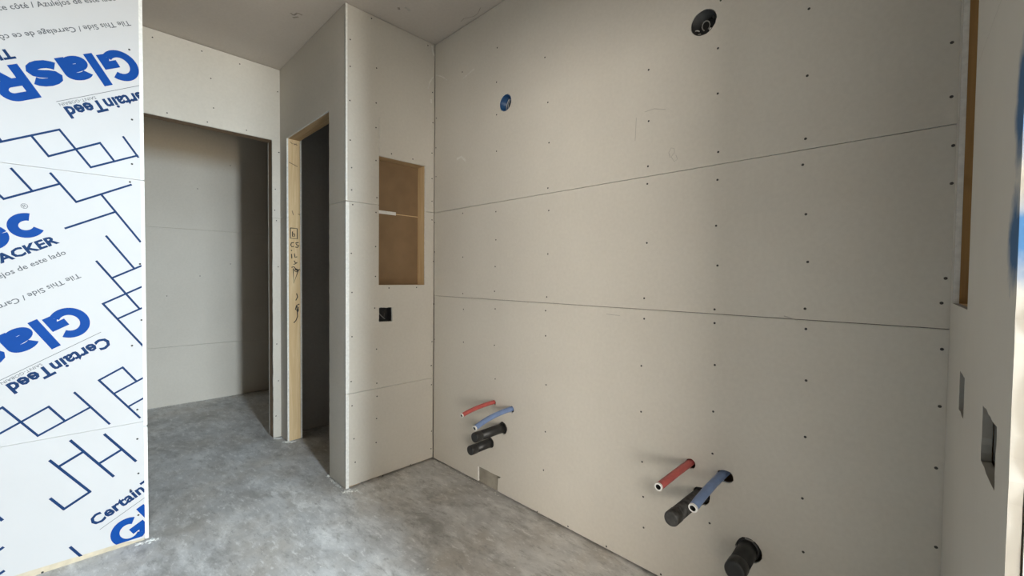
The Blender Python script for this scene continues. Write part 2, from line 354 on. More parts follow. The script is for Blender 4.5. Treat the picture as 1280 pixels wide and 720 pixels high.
# ------------------------------------------------------------------ niche wall
wall_r = structure(fbox('wall_northwest', FR, (SY+0.02, 0.1143), (0, H), (-0.1155, -0.1030), M['dry']), 'narrow bare gypsum board wall with recessed niche and outlet opening', 'wall')
Rm = (M['dry'], M['gyp'])
y0, y1 = SY+0.0, -0.004
nl, nr, nb, nt_ = -0.440, -0.078, 1.300, 2.155
pR = [plate('drywall_panel', FR, rect(y0, 0.014, y1, L-GAP), [], wall_r, Rm),
      plate('drywall_panel', FR, [(y0, L+GAP), (y1, L+GAP), (y1, J-GAP), (nr, J-GAP), (nr, nb), (nl, nb), (nl, J-GAP), (y0, J-GAP)], [jrect(-0.437, 1.053, -0.339, 1.148, 0.0025)], wall_r, Rm),
      plate('drywall_panel', FR, [(y0, J+GAP), (nl, J+GAP), (nl, 2.408), (nl+0.003, 2.408), (nl+0.0035, nt_), (nr, nt_), (nr, J+GAP), (y1, J+GAP), (y1, H-0.004), (y0, H-0.004)], [], wall_r, Rm)]
D0, D1 = -0.1020, -T-0.0003
fbox('stud', FR, (nr, nr+0.038), (0.04, H-0.04), (D0, D1), M['wood'], wall_r)
fbox('stud', FR, (nl-0.038, nl), (0.04, H-0.04), (D0, D1), M['wood'], wall_r)
fbox('stud', FR, (SY+0.016, SY+0.054), (0.04, H-0.04), (D0, D1), M['wood'], wall_r)
fbox('header', FR, (nl, nr), (nt_, nt_+0.038), (D0, D1), M['woody'], wall_r)
fbox('sill', FR, (nl, nr), (nb-0.038, nb), (D0, D1), M['woody'], wall_r)
fbox('bottom_plate', FR, (SY+0.02, -0.01), (0, 0.038), (D0, D1-0.012), M['woodd'], wall_r)  # lumber darkened so the gap under the sheet looks shaded
tag(fbox('backing_sheet', FR, (nl, nr), (nb, 1.796), (D0-0.0004, D0+0.004), M['kraft'], wall_r), 'brown paper back of a gypsum sheet in the niche')
tag(fbox('backing_sheet', FR, (nl, nr), (1.800, nt_), (D0-0.0004, D0+0.004), M['kraft'], wall_r), 'brown paper back of a gypsum sheet in the niche')
fbox('seam_edge', FR, (nl, nr), (1.7955, 1.8005), (D0, D0+0.0052), M['wood'], wall_r)
# raw corner bead at the outer corner
fbox('corner_bead', FR, (SY-0.0015, SY+0.020), (0.004, L-0.004), (-0.001, 0.0016), M['gyp'], wall_r)
fbox('corner_bead', FR, (SY-0.0015, SY+0.022), (L+0.004, J-0.004), (-0.001, 0.0014), M['gyp'], wall_r)
fbox('corner_bead', FR, (SY-0.0015, SY+0.012), (J+0.004, H-0.004), (-0.001, 0.0012), M['gyp'], wall_r)
scr = P((420, 0), 4.5, [(80,222),(80,373),(78,565),(200,104),(228,383),(226,579),(225,718),(517,256),(543,520),(545,690)])
scr += P((420, 150), 4.5, [(80,113),(88,268),(225,228),(88,393),(230,437),(94,476),(312,190),(432,220),(540,186),(540,330),(540,457),(540,562),(225,520),(223,712)])
scr += P((420, 300), 4.5, [(86,75),(90,295),(222,205),(298,270),(453,267),(218,383),(90,544),(228,614),(548,120),(550,360),(540,572),(537,706)])
scr += P((420, 450), 3.7875, [(72,102),(193,110),(450,27),(194,172),(76,217),(192,277),(85,373),(190,391),(91,484),(452,117),(452,337),(450,420),(222,548),(352,496)])
screws(FR, scr, [(0, L, pR[0]), (L, J, pR[1]), (J, H, pR[2])])
for pts, wd in (([(540,57),(540.5,63),(542.5,70)], 0.012), ([(541.5,96),(537,103),(535,111)], 0.008), ([(539,124),(539,129)], 0.014)):
    stroke('plaster_smear', FR, [[FR.px(*q) for q in pts]], wd, M['smear'], pR[2])
paper = fbox('paper_strip', FR, (nl+0.002, -0.260), (1.790, 1.812), (D0+0.0055, D0+0.0085), M['white'], None)
tag(paper, 'thin white paper strip stuck to the brown back of the niche', 'paper strip')

# ------------------------------------------------------------------ short wall with the narrow doorway
wall_s = structure(box('wall_toilet_room', (BX-0.05, SY+0.1016, 2.50), (-0.115, SY+0.1143, H), M['dry']), 'short bare gypsum board wall around the narrow timber doorway', 'wall')
dl, dr, dt = -1.085, -0.252, 2.455
Sm = (M['dry'], M['gyp'])
rj = jag((dr, 0.006), (dr, J-GAP), 60, 0.0022)
rj2 = jag((dr, J+GAP), (dr, dt), 20, 0.0022)
pS = [plate('drywall_panel', FS, rj+[(dr, J-GAP), (-0.0005, J-GAP), (-0.0005, 0.006)], [], wall_s, Sm),
      plate('drywall_panel', FS, [(BX+0.002, J+GAP), (dl, J+GAP), (dl, dt)]+[(dr, dt)]+rj2[::-1]+[(-0.0005, J+GAP), (-0.0005, H-0.004), (BX+0.002, H-0.004)], [], wall_s, Sm),
      plate('drywall_panel', FS, rect(BX+0.002, 0.006, dl, J-GAP), [], wall_s, Sm)]
S0, S1 = -0.1016, -T-0.0003
jamb = fbox('jamb_stud', FS, (dl-0.038, dl-0.002), (0.004, dt), (S0, S1), M['wood'], wall_s)
fbox('jamb_stud', FS, (dr, dr+0.038), (0.004, dt), (S0, S1), M['wood'], wall_s)
fbox('header', FS, (dl-0.038, dr+0.038), (dt, dt+0.14), (S0, S1), M['woodx'], wall_s)
fbox('bottom_plate', FS, (dr, -0.02), (0, 0.038), (S0, S1), M['woodx'], wall_s)
plate('drywall_panel', FS, rect(dr, 0.006, -0.12, 2.50), [], wall_s, Sm, T, -0.1018)
plate('drywall_panel', FS, rect(BX+0.01, 0.006, dl, 2.50), [], wall_s, Sm, T, -0.1018)
# marker writing on the jamb stud
FJ = Frame((dl-0.002, 0, 0), (0, 1, 0))
def jp(o, s, pts): return [FJ.px(o[0]+a/s, o[1]+b/s) for a, b in pts]
o_, s_ = (350, 260), 4.5
marks = [[(58,112),(96,116),(97,174),(58,170),(58,112)], [(70,132),(70,160),(82,158),(82,146),(71,146)],
 [(78,195),(64,196),(60,208),(66,218),(78,216)], [(104,194),(88,197),(92,206),(106,212),(98,222),(86,220)],
 [(62,236),(66,242)], [(64,258),(66,284)], [(80,256),(84,278),(96,274)], [(78,296),(88,312),(76,318)], [(88,312),(96,306)],
 [(64,334),(78,330),(92,350),(112,346)], [(84,340),(98,346),(94,360),(82,354),(86,342)], [(74,340),(76,424),(104,346)],
 [(92,480),(98,500),(88,520)], [(108,540),(92,548),(86,570),(98,578),(104,560),(94,552),(98,610),(88,634),(76,646)], [(104,570),(96,590)]]
stroke('marker_writing', FJ, [jp(o_, s_, m) for m in marks], 0.0075, M['marker'], jamb)
stroke('lumber_stamp', FJ, [jp((330, 130), 3.6, m) for m in ([(118,170),(128,180)], [(132,178),(150,186)], [(134,184),(146,180)], [(112,262),(150,282)], [(126,480),(132,500)], [(152,495),(164,500)])], 0.006, M['woodd'], jamb)

# ------------------------------------------------------------------ wall with the wide opening, closet and toilet room behind
wall_b = structure(box('wall_west', (BX-0.1143, -3.2, 2.55), (BX-0.1016, 0.9, H), M['dry']), 'bare gypsum board wall above the wide closet opening', 'wall')
or_, ol, ot = -0.723, -2.10, 2.462
pB = [plate('drywall_panel', FB, [(ol, ot), (or_, ot), (or_, J+GAP), (SY, J+GAP), (SY, H-0.004), (-3.2, H-0.004), (-3.2, J+GAP), (ol, J+GAP)], [], wall_b, Sm),
      plate('drywall_panel', FB, jag((or_, 0.006), (or_, J-GAP), 40, 0.0012)[::1]+[(or_, J-GAP), (SY, J-GAP), (SY, 0.006)], [], wall_b, Sm),
      plate('drywall_panel', FB, rect(-3.2, 0.006, ol, J-GAP), [], wall_b, Sm)]
fbox('jamb_stud', FB, (or_+0.001, or_+0.038), (0.004, ot), (S0, S1), M['woodd'], wall_b)
fbox('jamb_stud', FB, (ol-0.038, ol-0.001), (0.004, ot), (S0, S1), M['woodd'], wall_b)
fbox('header', FB, (ol-0.038, or_+0.038), (ot, ot+0.14), (S0, S1), M['woodd'], wall_b)
plate('drywall_panel', FB, rect(or_, 0.006, 0.9, 2.55), [], wall_b, Sm, T, -0.1018)
plate('drywall_panel', FB, rect(-3.2, 0.006, ol, 2.55), [], wall_b, Sm, T, -0.1018)
plate('drywall_panel', FB, rect(SY+0.1143, 0.006, 1.0, H-0.004), [], wall_b, (M['toilet_shade'], M['gyp']))
scr = P((160, 0), 3.6, [(110,168),(332,230),(503,288),(373,353),(385,486),(176,508),(357,549),(533,586),(673,413),(680,686)])
scr += P((160, 180), 3.6, [(678,38),(663,203),(660,298),(668,345),(676,553)]) + [(346,430),(348,476),(345,520)]
screws(FB, scr, [(0, J, pB[1]), (J, H, pB[0])])

wall_c = structure(box('wall_closet', (CX-0.115, -3.3, 0), (CX-T-0.001, 0.9, H), M['dry']), 'back wall of the dim closet seen through the wide opening', 'wall')
for lo, hi in ((0.014, L), (L, J), (J, H)):
    pc = plate('drywall_panel', FC, rect(-2.5, lo+GAP, -0.12, hi-GAP), [], wall_c, Sm)
    if lo == L: screws(FC, [(208.6, 370), (288, 330), (250, 345)], [(0, H, pc)])
    if lo == J: screws(FC, [(288, 207), (247, 236)], [(0, H, pc)])
structure(box('wall_closet_north', (CX, -0.12, 0), (BX-0.115, -0.01, H), M['kraft']), 'dark end wall of the closet beside the toilet room', 'wall')  # closet ends coloured dark brown to deepen the shade inside
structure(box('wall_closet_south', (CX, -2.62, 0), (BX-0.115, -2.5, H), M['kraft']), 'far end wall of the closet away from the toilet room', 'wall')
structure(box('wall_toilet_back', (BX, 0.9, 0), (-0.0, 1.01, H), M['kraft']), 'dark back wall inside the toilet room', 'wall')  # toilet room walls coloured dark brown to cut bounced light
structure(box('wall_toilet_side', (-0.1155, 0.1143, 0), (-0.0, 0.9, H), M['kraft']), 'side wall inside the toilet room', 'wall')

# ------------------------------------------------------------------ partition clad in printed tile backer board
PE = -1.600
wall_p = structure(box('wall_partition', (PX_-0.115, -3.2, 0), (PX_-0.1023, PE, H), M['dry']), 'partition end clad in white tile backer board printed with blue lettering and grid lines', 'wall')
Pm = (M['board'], M['gyp'])
pP = [plate('backer_board', FP, [(-3.2, 0.030), (-2.0, 0.030), (-1.80, 0.024), (-1.69, 0.022), (-1.655, 0.012), (PE-0.002, 0.010), (PE-0.002, L-0.0008), (-3.2, L-0.0008)], [], wall_p, Pm),
      plate('backer_board', FP, rect(-3.2, L+0.0008, PE-0.002, J-0.0008), [], wall_p, Pm),
      plate('backer_board', FP, rect(-3.2, J+0.0008, PE-0.002, H-0.004), [], wall_p, Pm)]
fbox('bottom_plate', FP, (-3.2, PE-0.015), (0, 0.038), (-0.1020, -0.0030), M['pale'], wall_p)
fbox('stud', FP, (PE-0.053, PE-0.015), (0.038, H-0.04), (-0.1020, -T-0.0004), M['wood'], wall_p)
fbox('end_panel', FP, (PE-0.0148, PE-0.0022), (0.006, H-0.004), (-0.115, -T-0.0002), M['gyp'], wall_p)
for lo, hi in ((0.004, L-0.03), (L-0.02, J-0.004), (J+0.004, H-0.004)):
    fbox('corner_bead', FP, (PE-0.013, PE+0.0012), (lo, hi), (-0.030, 0.0012), M['gyp'], wall_p)
scr = [(161.6,62),(165,149.5),(165,205),(162.5,227.5),(165,432),(171.7,512),(171.7,548.7),(173,591.7),(163,612.5),(173,643.8),(53,715.5),(175,330),(177,400)]
screws(FP, scr, [(0, L, pP[0]), (L, J, pP[1]), (J, H, pP[2])])

CLIP = [(Vector((PX_, PE-0.0135, 1)), Vector((0, 1, 0))), (Vector((PX_, -2, 0.022)), Vector((0, 0, -1))), (Vector((PX_, -2, H-0.01)), Vector((0, 0, 1)))]
A30 = math.radians(30); CA, SA = math.cos(A30), math.sin(A30)
def ab(a, b): return (PE+a*CA-b*SA, a*SA+b*CA)      # board axes, 30 degrees to level
def board_map(a0, g, sgn): return lambda q: ab(a0+sgn*q[0], g+sgn*q[1])
def arc(cx, cy, rx, ry, a0, a1, n=22):
    return [(cx+rx*math.cos(math.radians(a0+(a1-a0)*i/n)), cy+ry*math.sin(math.radians(a0+(a1-a0)*i/n))) for i in range(n+1)]
W_ = 0.235; hw = W_/2; XH = 0.735
GLYPHS = [  # heavy rounded letters, cap height 1
 (0.00, [arc(0.47, 0.5, 0.47-hw, 0.5-hw, 38, 360-52, 34), [(0.50, 0.43), (0.93, 0.43)], [(0.93-hw, 0.50), (0.93-hw, 0.08)], [(0.74, 0.17), (0.93-hw, 0.30)]]),
 (1.00, [[(hw, 0), (hw, 1.02)]]),
 (1.27, [arc(0.33, 0.235, 0.33-hw, 0.235-hw*0.95, 0, 360, 26), arc(0.36, XH-0.25, 0.36-hw, 0.25-hw, 155, 0, 16)+[(0.72-hw, 0.0)], [(0.30, 0.36), (0.66, 0.40)]]),
 (2.07, [[(0.69, 0.52), (0.62, 0.58), (0.52, 0.615), (0.38, 0.63), (0.24, 0.61), (0.14, 0.56), (0.115, 0.51), (0.15, 0.455), (0.25, 0.415), (0.38, 0.385), (0.50, 0.35), (0.59, 0.30), (0.62, 0.235), (0.585, 0.17), (0.50, 0.125), (0.38, 0.105), (0.22, 0.12), (0.10, 0.17), (0.03, 0.22)]]),
 (2.88, [[(hw, 0), (hw, 1)], [(hw, 1-hw), (0.48, 1-hw)]+arc(0.48, 0.68, 0.22, 0.32-hw, 90, -90, 16)+[(hw, 0.48)], [(0.42, 0.45), (0.74, 0.0)]]),
 (3.77, [arc(0.40, XH/2, 0.40-hw, XH/2-hw*0.9, 0, 360, 32)]),
 (4.62, [arc(0.40, XH/2, 0.40-hw, XH/2-hw*0.9, 48, 312, 28)])]
def big_word(a0, g, sgn, parent):
    mp = board_map(a0, g, sgn); s = 0.141
    for gx, strokes in GLYPHS:
        stroke('printed_letter', FP, [[mp(((gx+x)*s, y*s)) for x, y in st] for st in strokes], W_*s, M['ink'], parent, 0.0006, CLIP)
fc = bpy.data.curves.new('type', 'FONT'); fc.resolution_u = 2
fo = bpy.data.objects.new('type', fc); COL.objects.link(fo)
def text_mesh(s, bold):
    fc.body = s; fc.size = 1; fc.offset = bold; fc.space_character = 1.0+bold*0.6
    bpy.context.view_layer.update()
    ev = fo.evaluated_get(bpy.context.evaluated_depsgraph_get()); me = ev.to_mesh()
    v = [tuple(x.co) for x in me.vertices]; f = [tuple(p.vertices) for p in me.polygons]; ev.to_mesh_clear(); return v, f
def word(s, a0, off, bl, length, cap, g, sgn, mat, bold, parent):
    """one printed line: starts off metres after the block's left edge, baseline bl above the block's base"""
    v, f = text_mesh(s, bold); xs = [p[0] for p in v]; x0, x1 = min(xs), max(xs)
    kx, ky = length/(x1-x0), cap/0.69
    mp = board_map(a0, g, sgn); bm = bmesh.new()
    bv = [bm.verts.new(FP.p(*mp((off+(p[0]-x0)*kx, bl+p[1]*ky)), 0.0006)) for p in v]
    for q in f:
        try: bm.faces.new([bv[i] for i in q])
        except ValueError: pass
    bmesh.ops.recalc_face_normals(bm, faces=bm.faces); clip(bm, CLIP)
    me = bpy.data.meshes.new('printed_line'); bm.to_mesh(me); bm.free(); link('printed_line', me, parent, [mat])
def block(a0, g, sgn, parent):
    big_word(a0, g, sgn, parent)
    word('CertainTeed', a0, 0.0, 0.196, 0.363, 0.049, g, sgn, M['inkd'], 0.035, parent)
    word('SAINT-GOBAIN', a0, 0.232, 0.176, 0.137, 0.0125, g, sgn, M['grey'], 0.0, parent)
    word('TILE BACKER', a0, 0.395, -0.057, 0.365, 0.036, g, sgn, M['inkd'], 0.04, parent)
    word('Tile This Side / Carrelage de ce côté / Azulejos de este lado', a0, -0.075, -0.112, 0.828, 0.0215, g, sgn, M['grey'], 0.012, parent)
    word('®', a0, 0.735, 0.115, 0.022, 0.022, g, sgn, M['grey'], 0.0, parent)
    mp = board_map(a0, g, sgn)
    stroke('printed_rule', FP, [[mp((0.002, 0.168)), mp((0.372, 0.168))]], 0.0022, M['grey'], parent, 0.0006, CLIP)
block(0.507, 2.477, 1, pP[2]); block(1.181, 2.164, -1, pP[2])
block(-0.265, 1.503, 1, pP[1]); block(0.400, 1.184, -1, pP[1])
block(-0.096, 0.027, 1, pP[0])
SEG = [((0,177.5),(74.2,162)),((-3,171),(2,177)),((74.2,162),(113.5,209.2)),((38.7,169.2),(60.8,195.3)),((60.8,195.3),(125,178.7)),((125,178.7),(142.5,201)),((113.5,209.2),(171.7,194.5)),((154.2,171.2),(172.5,196.3)),
 ((14.2,210.8),(40,238.3)),((-3,242),(4.7,248.7)),((4.7,248.7),(75,229.7)),((63.3,216.7),(95.3,252.5)),((95.3,252.5),(163.7,231)),((126.7,243.3),(175.3,302)),((82,285.3),(144.7,264.7)),((133,295.3),(167.2,335)),
 ((120.8,326.7),(174.2,385.8)),((140,347.5),(176.3,332.5)),((128.7,379.7),(176.7,358.7)),((128.7,379.7),(178.3,432)),((147.5,398.3),(176.7,385.3)),
 ((123.7,475.3),(174.7,522)),((123.7,475.3),(153.3,459.2)),((153.3,459.2),(169.7,475.8)),((143.7,491.3),(179.2,472.2)),((160.3,508.3),(179.7,497.5)),((93.3,490.8),(136.7,529.7)),
 ((47.5,544.7),(111.7,509.7)),((3,509.2),(47.5,544.7)),((-6,514.5),(3,509.2)),((-3,543.5),(60.8,508.3)),((60.8,508.3),(81.3,526.2)),
 ((130.8,543),(169.7,576.3)),((88.3,550.8),(141.7,595.3)),((124.2,579.2),(152,562)),((73.3,583.3),(103.7,565)),((62.5,575.8),(112.5,614.7)),((112.5,614.7),(80,636.3)),((80,636.3),(63.3,623.3)),
 ((88,684),(106.7,700)),((-4,645),(2.5,650)),((-3,719),(4.5,714)),((-3,689),(3.5,684.5))]
for a, b in SEG:
    pa, pb = Vector(FP.px(*a)), Vector(FP.px(*b)); d = (pb-pa).normalized()*0.0035
    mz = (pa.y+pb.y)/2; par = pP[0] if mz < L else pP[1] if mz < J else pP[2]
    stroke('printed_grid_line', FP, [[tuple(pa-d), tuple(pb+d)]], 0.0085 if mz > L else 0.0105, M['inkd'], par, 0.0008, CLIP)
bpy.data.objects.remove(fo); bpy.data.curves.remove(fc)

# ------------------------------------------------------------------ east stub wall, two degrees out of square, ending at the doorway
wall_e = structure(fbox('wall_east', FE, (0, 0.962), (0, H), (-0.1155, -0.1030), M['dry']), 'short gypsum board wall with niche, outlet openings and blue marker smears', 'wall')
Em = (M['east'], M['easte'])
nE = (0.075, 0.440)
rightE = 0.972
pE = [plate('drywall_panel', FE, [(0.004, 0.012)]+[(rightE, 0.012)]+jag((rightE, 0.012), (rightE, J-0.0003), 60, 0.0018)[1:]+[(rightE, J-0.0003), (nE[1], J-0.0003), (nE[1], nb), (nE[0], nb), (nE[0], J-0.0003), (0.004, J-0.0003)],
            [jrect(0.338, 1.055, 0.438, 1.147, 0.002), jrect(0.722, 1.050, 0.868, 1.147, 0.003)], wall_e, Em),
      plate('drywall_panel', FE, [(0.004, J+0.0003), (nE[0], J+0.0003), (nE[0], nt_), (nE[1], nt_), (nE[1], J+0.0003)]+jag((rightE, J+0.0003), (rightE, H-0.004), 30, 0.0018)+[(rightE, H-0.004), (0.004, H-0.004)], [], wall_e, Em)]
for u in (nE[0]-0.038, nE[1], 0.92): fbox('stud', FE, (u, u+0.038), (0.04, H-0.04), (D0, D1), M['niche_wood'] if u < 0.1 else M['wood'], wall_e)
fbox('header', FE, nE, (nt_, nt_+0.038), (D0, D1), M['wood'], wall_e)
fbox('sill', FE, nE, (nb-0.038, nb), (D0, D1), M['wood'], wall_e)
fbox('backing_sheet', FE, nE, (nb, nt_), (D0-0.0004, D0+0.004), M['kraft'], wall_e)
fbox('raw_edge', FE, (nE[0]-0.001, nE[0]+0.0008), (nb, nt_), (-T, -0.0004), M['gyp'], wall_e)
fbox('end_panel', FE, (0.961, 0.9735), (0.006, H-0.004), (-0.1160, -T-0.0022), M['dry'], wall_e)

# rest of the shell: bathroom behind the camera and the adjoining daylit room
structure(box('wall_east_south', (2.69, -3.2, 0), (2.805, -1.96, H), M['paint']), 'gypsum board wall beyond the doorway', 'wall')
structure(box('trim_1', (2.69, -1.96, 2.46), (2.805, -0.972, H), M['paint']), 'header wall above the doorway', 'wall')
structure(box('wall_south', (CX, -3.315, 0), (2.69, -3.2, H), M['paint']), 'gypsum board wall facing the plumbing wall', 'wall')
def wall_with_window(name, axis, at, a0, a1, wins, z0, z1, t=0.12):
    bs = [((a0, 0), (a1, z0)), ((a0, z1), (a1, H))]
    edges = [a0]+[e for wn in wins for e in wn]+[a1]
    for p, q in zip(edges[0::2], edges[1::2]): bs.append(((p, z0), (q, z1)))
    out = []
    for (p, q), (r, s) in bs: out.append(((at, p, q), (at+t, r, s)) if axis == 'x' else ((p, at, q), (r, at+t, s)))
    return link(name, box_data(name, out), None, [M['paint']])
structure(wall_with_window('wall_adjoining_east', 'x', 5.12, -1.95, 0.42, [(-1.45, -0.99)], 0.30, 2.95), 'window wall of the adjoining room opposite the doorway', 'wall')
structure(wall_with_window('wall_adjoining_far', 'x', 9.0, -9.0, -1.95, [(-8.95, -4.65)], 0.65, 2.95), 'outer wall of the large adjoining room with long windows', 'wall')
structure(wall_with_window('wall_adjoining_south', 'y', -9.12, 2.69, 9.12, [(3.2, 7.2)], 0.65, 2.95), 'far side wall of the large adjoining room', 'wall')
structure(box('wall_adjoining_return', (5.12, -1.95, 0), (9.12, -1.83, H), M['paint']), 'return wall of the large adjoining room', 'wall')
structure(box('wall_adjoining_north', (2.80, 0.3, 0), (5.24, 0.42, H), M['paint']), 'end wall of the large adjoining room', 'wall')
structure(box('wall_adjoining_west', (2.69, -9.0, 0), (2.805, -3.2, H), M['paint']), 'bathroom-side wall of the large adjoining room', 'wall')
structure(box('wall_adjoining_corner', (2.72, 0.115, 0), (2.80, 0.42, H), M['paint']), 'corner infill of the large adjoining room', 'wall')

# ------------------------------------------------------------------ plumbing stubs
def ring(name, centre, d, r0, r1, mat, parent, h=0.006):
    """flat-ended annulus: open pipe end"""
    d = Vector(d).normalized(); a = d.cross(Vector((0, 0, 1))).normalized(); b = a.cross(d); bm = bmesh.new(); n = 20
    def rg(r, k): return [bm.verts.new(Vector(centre)+d*k+(a*math.cos(2*math.pi*i/n)+b*math.sin(2*math.pi*i/n))*r) for i in range(n)]
    A, B, C_ = rg(r1, 0), rg(r1, h), rg(r0, h)
    for p, q in ((A, B), (B, C_)):
        for i in range(n): bm.faces.new((p[i], p[(i+1) % n], q[(i+1) % n], q[i]))
    bmesh.ops.recalc_face_normals(bm, faces=bm.faces)
    me = bpy.data.meshes.new(name); bm.to_mesh(me); bm.free(); return link(name, me, parent, [mat])
def supply(name, key, tip, sag, r, mat, label, group):
    u, v, _ = pipes[key]; t = empty(name, (u, 0, v))
    p = bez((0, 0.06, 0.0), (0, -abs(tip[1])*0.5, sag), (tip[0]-u, tip[1], tip[2]-v))
    d = (p[-1]-p[-2]).normalized()
    link('pipe_sleeve', tube_data('pipe_sleeve', p, [r]*len(p), 20, False), t, [mat])
    ring('pipe_end', p[-1], d, r*0.66, r*1.0, M['white'], t, 0.008)
    link('pipe_bore', tube_data('pipe_bore', [p[-1]+d*0.0078, p[-1]-d*0.03], [r*0.66, r*0.66], 20, False), t, [M['black']])  # bore wall coloured black for the shade inside the open pipe
    link('bore_shade_disc', tube_data('bore_shade_disc', [p[-1]-d*0.030, p[-1]-d*0.028], [r*0.9]*2, 16, True), t, [M['black']])  # black disc added for the dark depth of the bore
    return tag(t, label, 'pipe', group)
gs = 'water supply pipe stubs in the long wall'
supply('water_pipe', 'r1', (0.657, -0.251, 0.542), 0.008, 0.0125, M['red'], 'thin red water pipe stub beside the niche wall, above two black drains', gs)
supply('water_pipe', 'b1', (0.815, -0.285, 0.516), 0.010, 0.0150, M['blue'], 'blue water pipe stub close above the pair of black drains', gs)
supply('water_pipe', 'r2', (1.893, -0.286, 0.570), 0.004, 0.0150, M['red'], 'straight red water pipe stub above the single dusty black drain', gs)
supply('water_pipe', 'b2', (2.020, -0.277, 0.536), 0.006, 0.0165, M['blue'], 'blue water pipe stub in a ragged oversized hole crossing a dusty drain', gs)
def drain(name, key, tip, r, label, group, dusty=False, shade_ring=True):
    u, v, _ = pipes[key]; t = empty(name, (u, 0, v)); e = Vector((tip[0]-u, tip[1], tip[2]-v)); s = Vector((0, 0.07, 0)); d = (e-s).normalized()
    tube('drain_pipe', [s, e-d*0.045], [r, r], M['dusty'] if dusty else M['black'], t, 24)
    tube('test_cap', [e-d*0.050, e-d*0.048, e-d*0.006, e-d*0.001, e], [r, r*1.05, r*1.05, r*0.98, r*0.80], M['dusty'] if dusty else M['black'], t, 24)
    if shade_ring: tube('hole_shade_ring', [(0, 0.05, 0), (0, 0.008, 0), (0, 0.004, 0)], [r*1.22, r*1.22, r*1.02], M['black'], t, 24)  # black ring fills the hole gap, standing in for its shadow
    return tag(t, label, 'pipe', group)
gd = 'black drain pipe stubs in the long wall'
drain('drain_pipe_stub', 'k1', (0.735, -0.226, 0.421), 0.0285, 'upper black drain pipe stub directly under the blue pipe by the niche wall', gd)
drain('drain_pipe_stub', 'k2', (0.620, -0.162, 0.292), 0.0285, 'short lower black drain pipe stub above the cut-out at floor level', gd)
drain('drain_pipe_stub', 'k3', (1.933, -0.268, 0.452), 0.0275, 'dusty grey-black drain pipe stub behind a blue water pipe', gd, True)
t4 = drain('drain_pipe_stub', 'k4', (2.128, -0.165, 0.296), 0.0355, 'fat black drain pipe stub, lowest, with a metal strap in its hole', gd)
fbox('strap', Frame((0, 0, 0), (1, 0, 0)), (-0.012, 0.020), (0.036, 0.0405), (-0.055, -0.004), M['steel'], t4)

# ------------------------------------------------------------------ electrical boxes
def round_box(name, u, v, mat, label, wires, cup_r):
    t = empty(name, (u, 0, v)); bm = bmesh.new(); n = 28
    prof = [(cup_r-0.0008, 0.0132), (cup_r-0.0008, 0.0015), (cup_r-0.0030, 0.0015), (cup_r-0.005, 0.066), (0.001, 0.066)]
    rs = [[bm.verts.new((r*math.cos(2*math.pi*i/n), y, r*math.sin(2*math.pi*i/n))) for i in range(n)] for r, y in prof]
    for a, b in zip(rs, rs[1:]):
        for i in range(n): bm.faces.new((a[i], a[(i+1) % n], b[(i+1) % n], b[i])).smooth = True
    me = bpy.data.meshes.new('box_shell'); bm.to_mesh(me); bm.free(); link('box_shell', me, t, [mat])
    tube('box_back', [(0, 0.0655, 0), (0, 0.060, 0)], [cup_r*0.80, cup_r*0.78], M['black'], t, 24)
    for pts, r, m in wires: tube('wire', pts, [r]*len(pts), m, t, 8)
    return tag(t, label, 'junction box')
loop = [(0.004+0.016*math.cos(a), 0.018-0.004*math.sin(a), -0.008+0.018*math.sin(a)) for a in [math.radians(-60+30*i) for i in range(11)]]
round_box('junction_box', 0.7385, 2.424, M['navy'], 'round blue junction box with a pale wire, nearer the niche wall', [
    (bez((-0.022, 0.030, -0.035), (-0.004, 0.012, -0.010), (0.012, 0.020, 0.024)), 0.0022, M['wire']), (bez((-0.006, 0.032, -0.038), (0.010, 0.012, -0.006), (0.022, 0.022, 0.022)), 0.0020, M['wire']),
    (bez((0.030, 0.060, -0.02), (0.036, 0.020, 0.0), (0.030, 0.050, 0.03)), 0.006, M['black'])], 0.050)
round_box('junction_box', 1.912, 2.427, M['black'], 'round black junction box with looped white wires high on the long wall', [
    (loop, 0.0022, M['steel']), (bez((0.016, 0.04, -0.04), (0.020, 0.012, -0.026), (0.026, 0.014, -0.030)), 0.004, M['white']),
    (bez((-0.040, 0.02, -0.012), (-0.030, 0.016, -0.014), (-0.022, 0.016, -0.022)), 0.0022, M['white']),
    (bez((-0.034, 0.02, -0.040), (-0.026, 0.018, -0.034), (-0.024, 0.030, -0.028)), 0.0045, M['plate']),
    (bez((0.022, 0.05, 0.034), (0.026, 0.03, 0.030), (0.030, 0.04, 0.022)), 0.004, M['dusty'])], 0.051)
def gang_box(name, fr, u0, u1, v0, v1, mat, label, wires, depth=0.06):
    c = fr.p((u0+u1)/2, (v0+v1)/2, -T); t = empty(name, c); f2 = Frame((0, 0, 0), fr.U)
    hu, hv = (u1-u0)/2, (v1-v0)/2; e = 0.003
    bm = bmesh.new()
    a = [bm.verts.new(f2.p(x, y, -0.0012)) for x, y in ((-hu, -hv), (hu, -hv), (hu, hv), (-hu, hv))]
    b = [bm.verts.new(f2.p(x, y, -depth)) for x, y in ((-hu, -hv), (hu, -hv), (hu, hv), (-hu, hv))]
    for i in range(4): bm.faces.new((a[i], a[(i+1) % 4], b[(i+1) % 4], b[i]))
    bm.faces.new(b); bmesh.ops.recalc_face_normals(bm, faces=bm.faces); bmesh.ops.reverse_faces(bm, faces=bm.faces)
    me = bpy.data.meshes.new('box_shell'); bm.to_mesh(me); bm.free(); link('box_shell', me, t, [mat])
    for pts, r, m in wires: tube('wire', [f2.p(*q) for q in pts], [r]*len(pts), m, t, 8)
    return tag(t, label, 'outlet box')
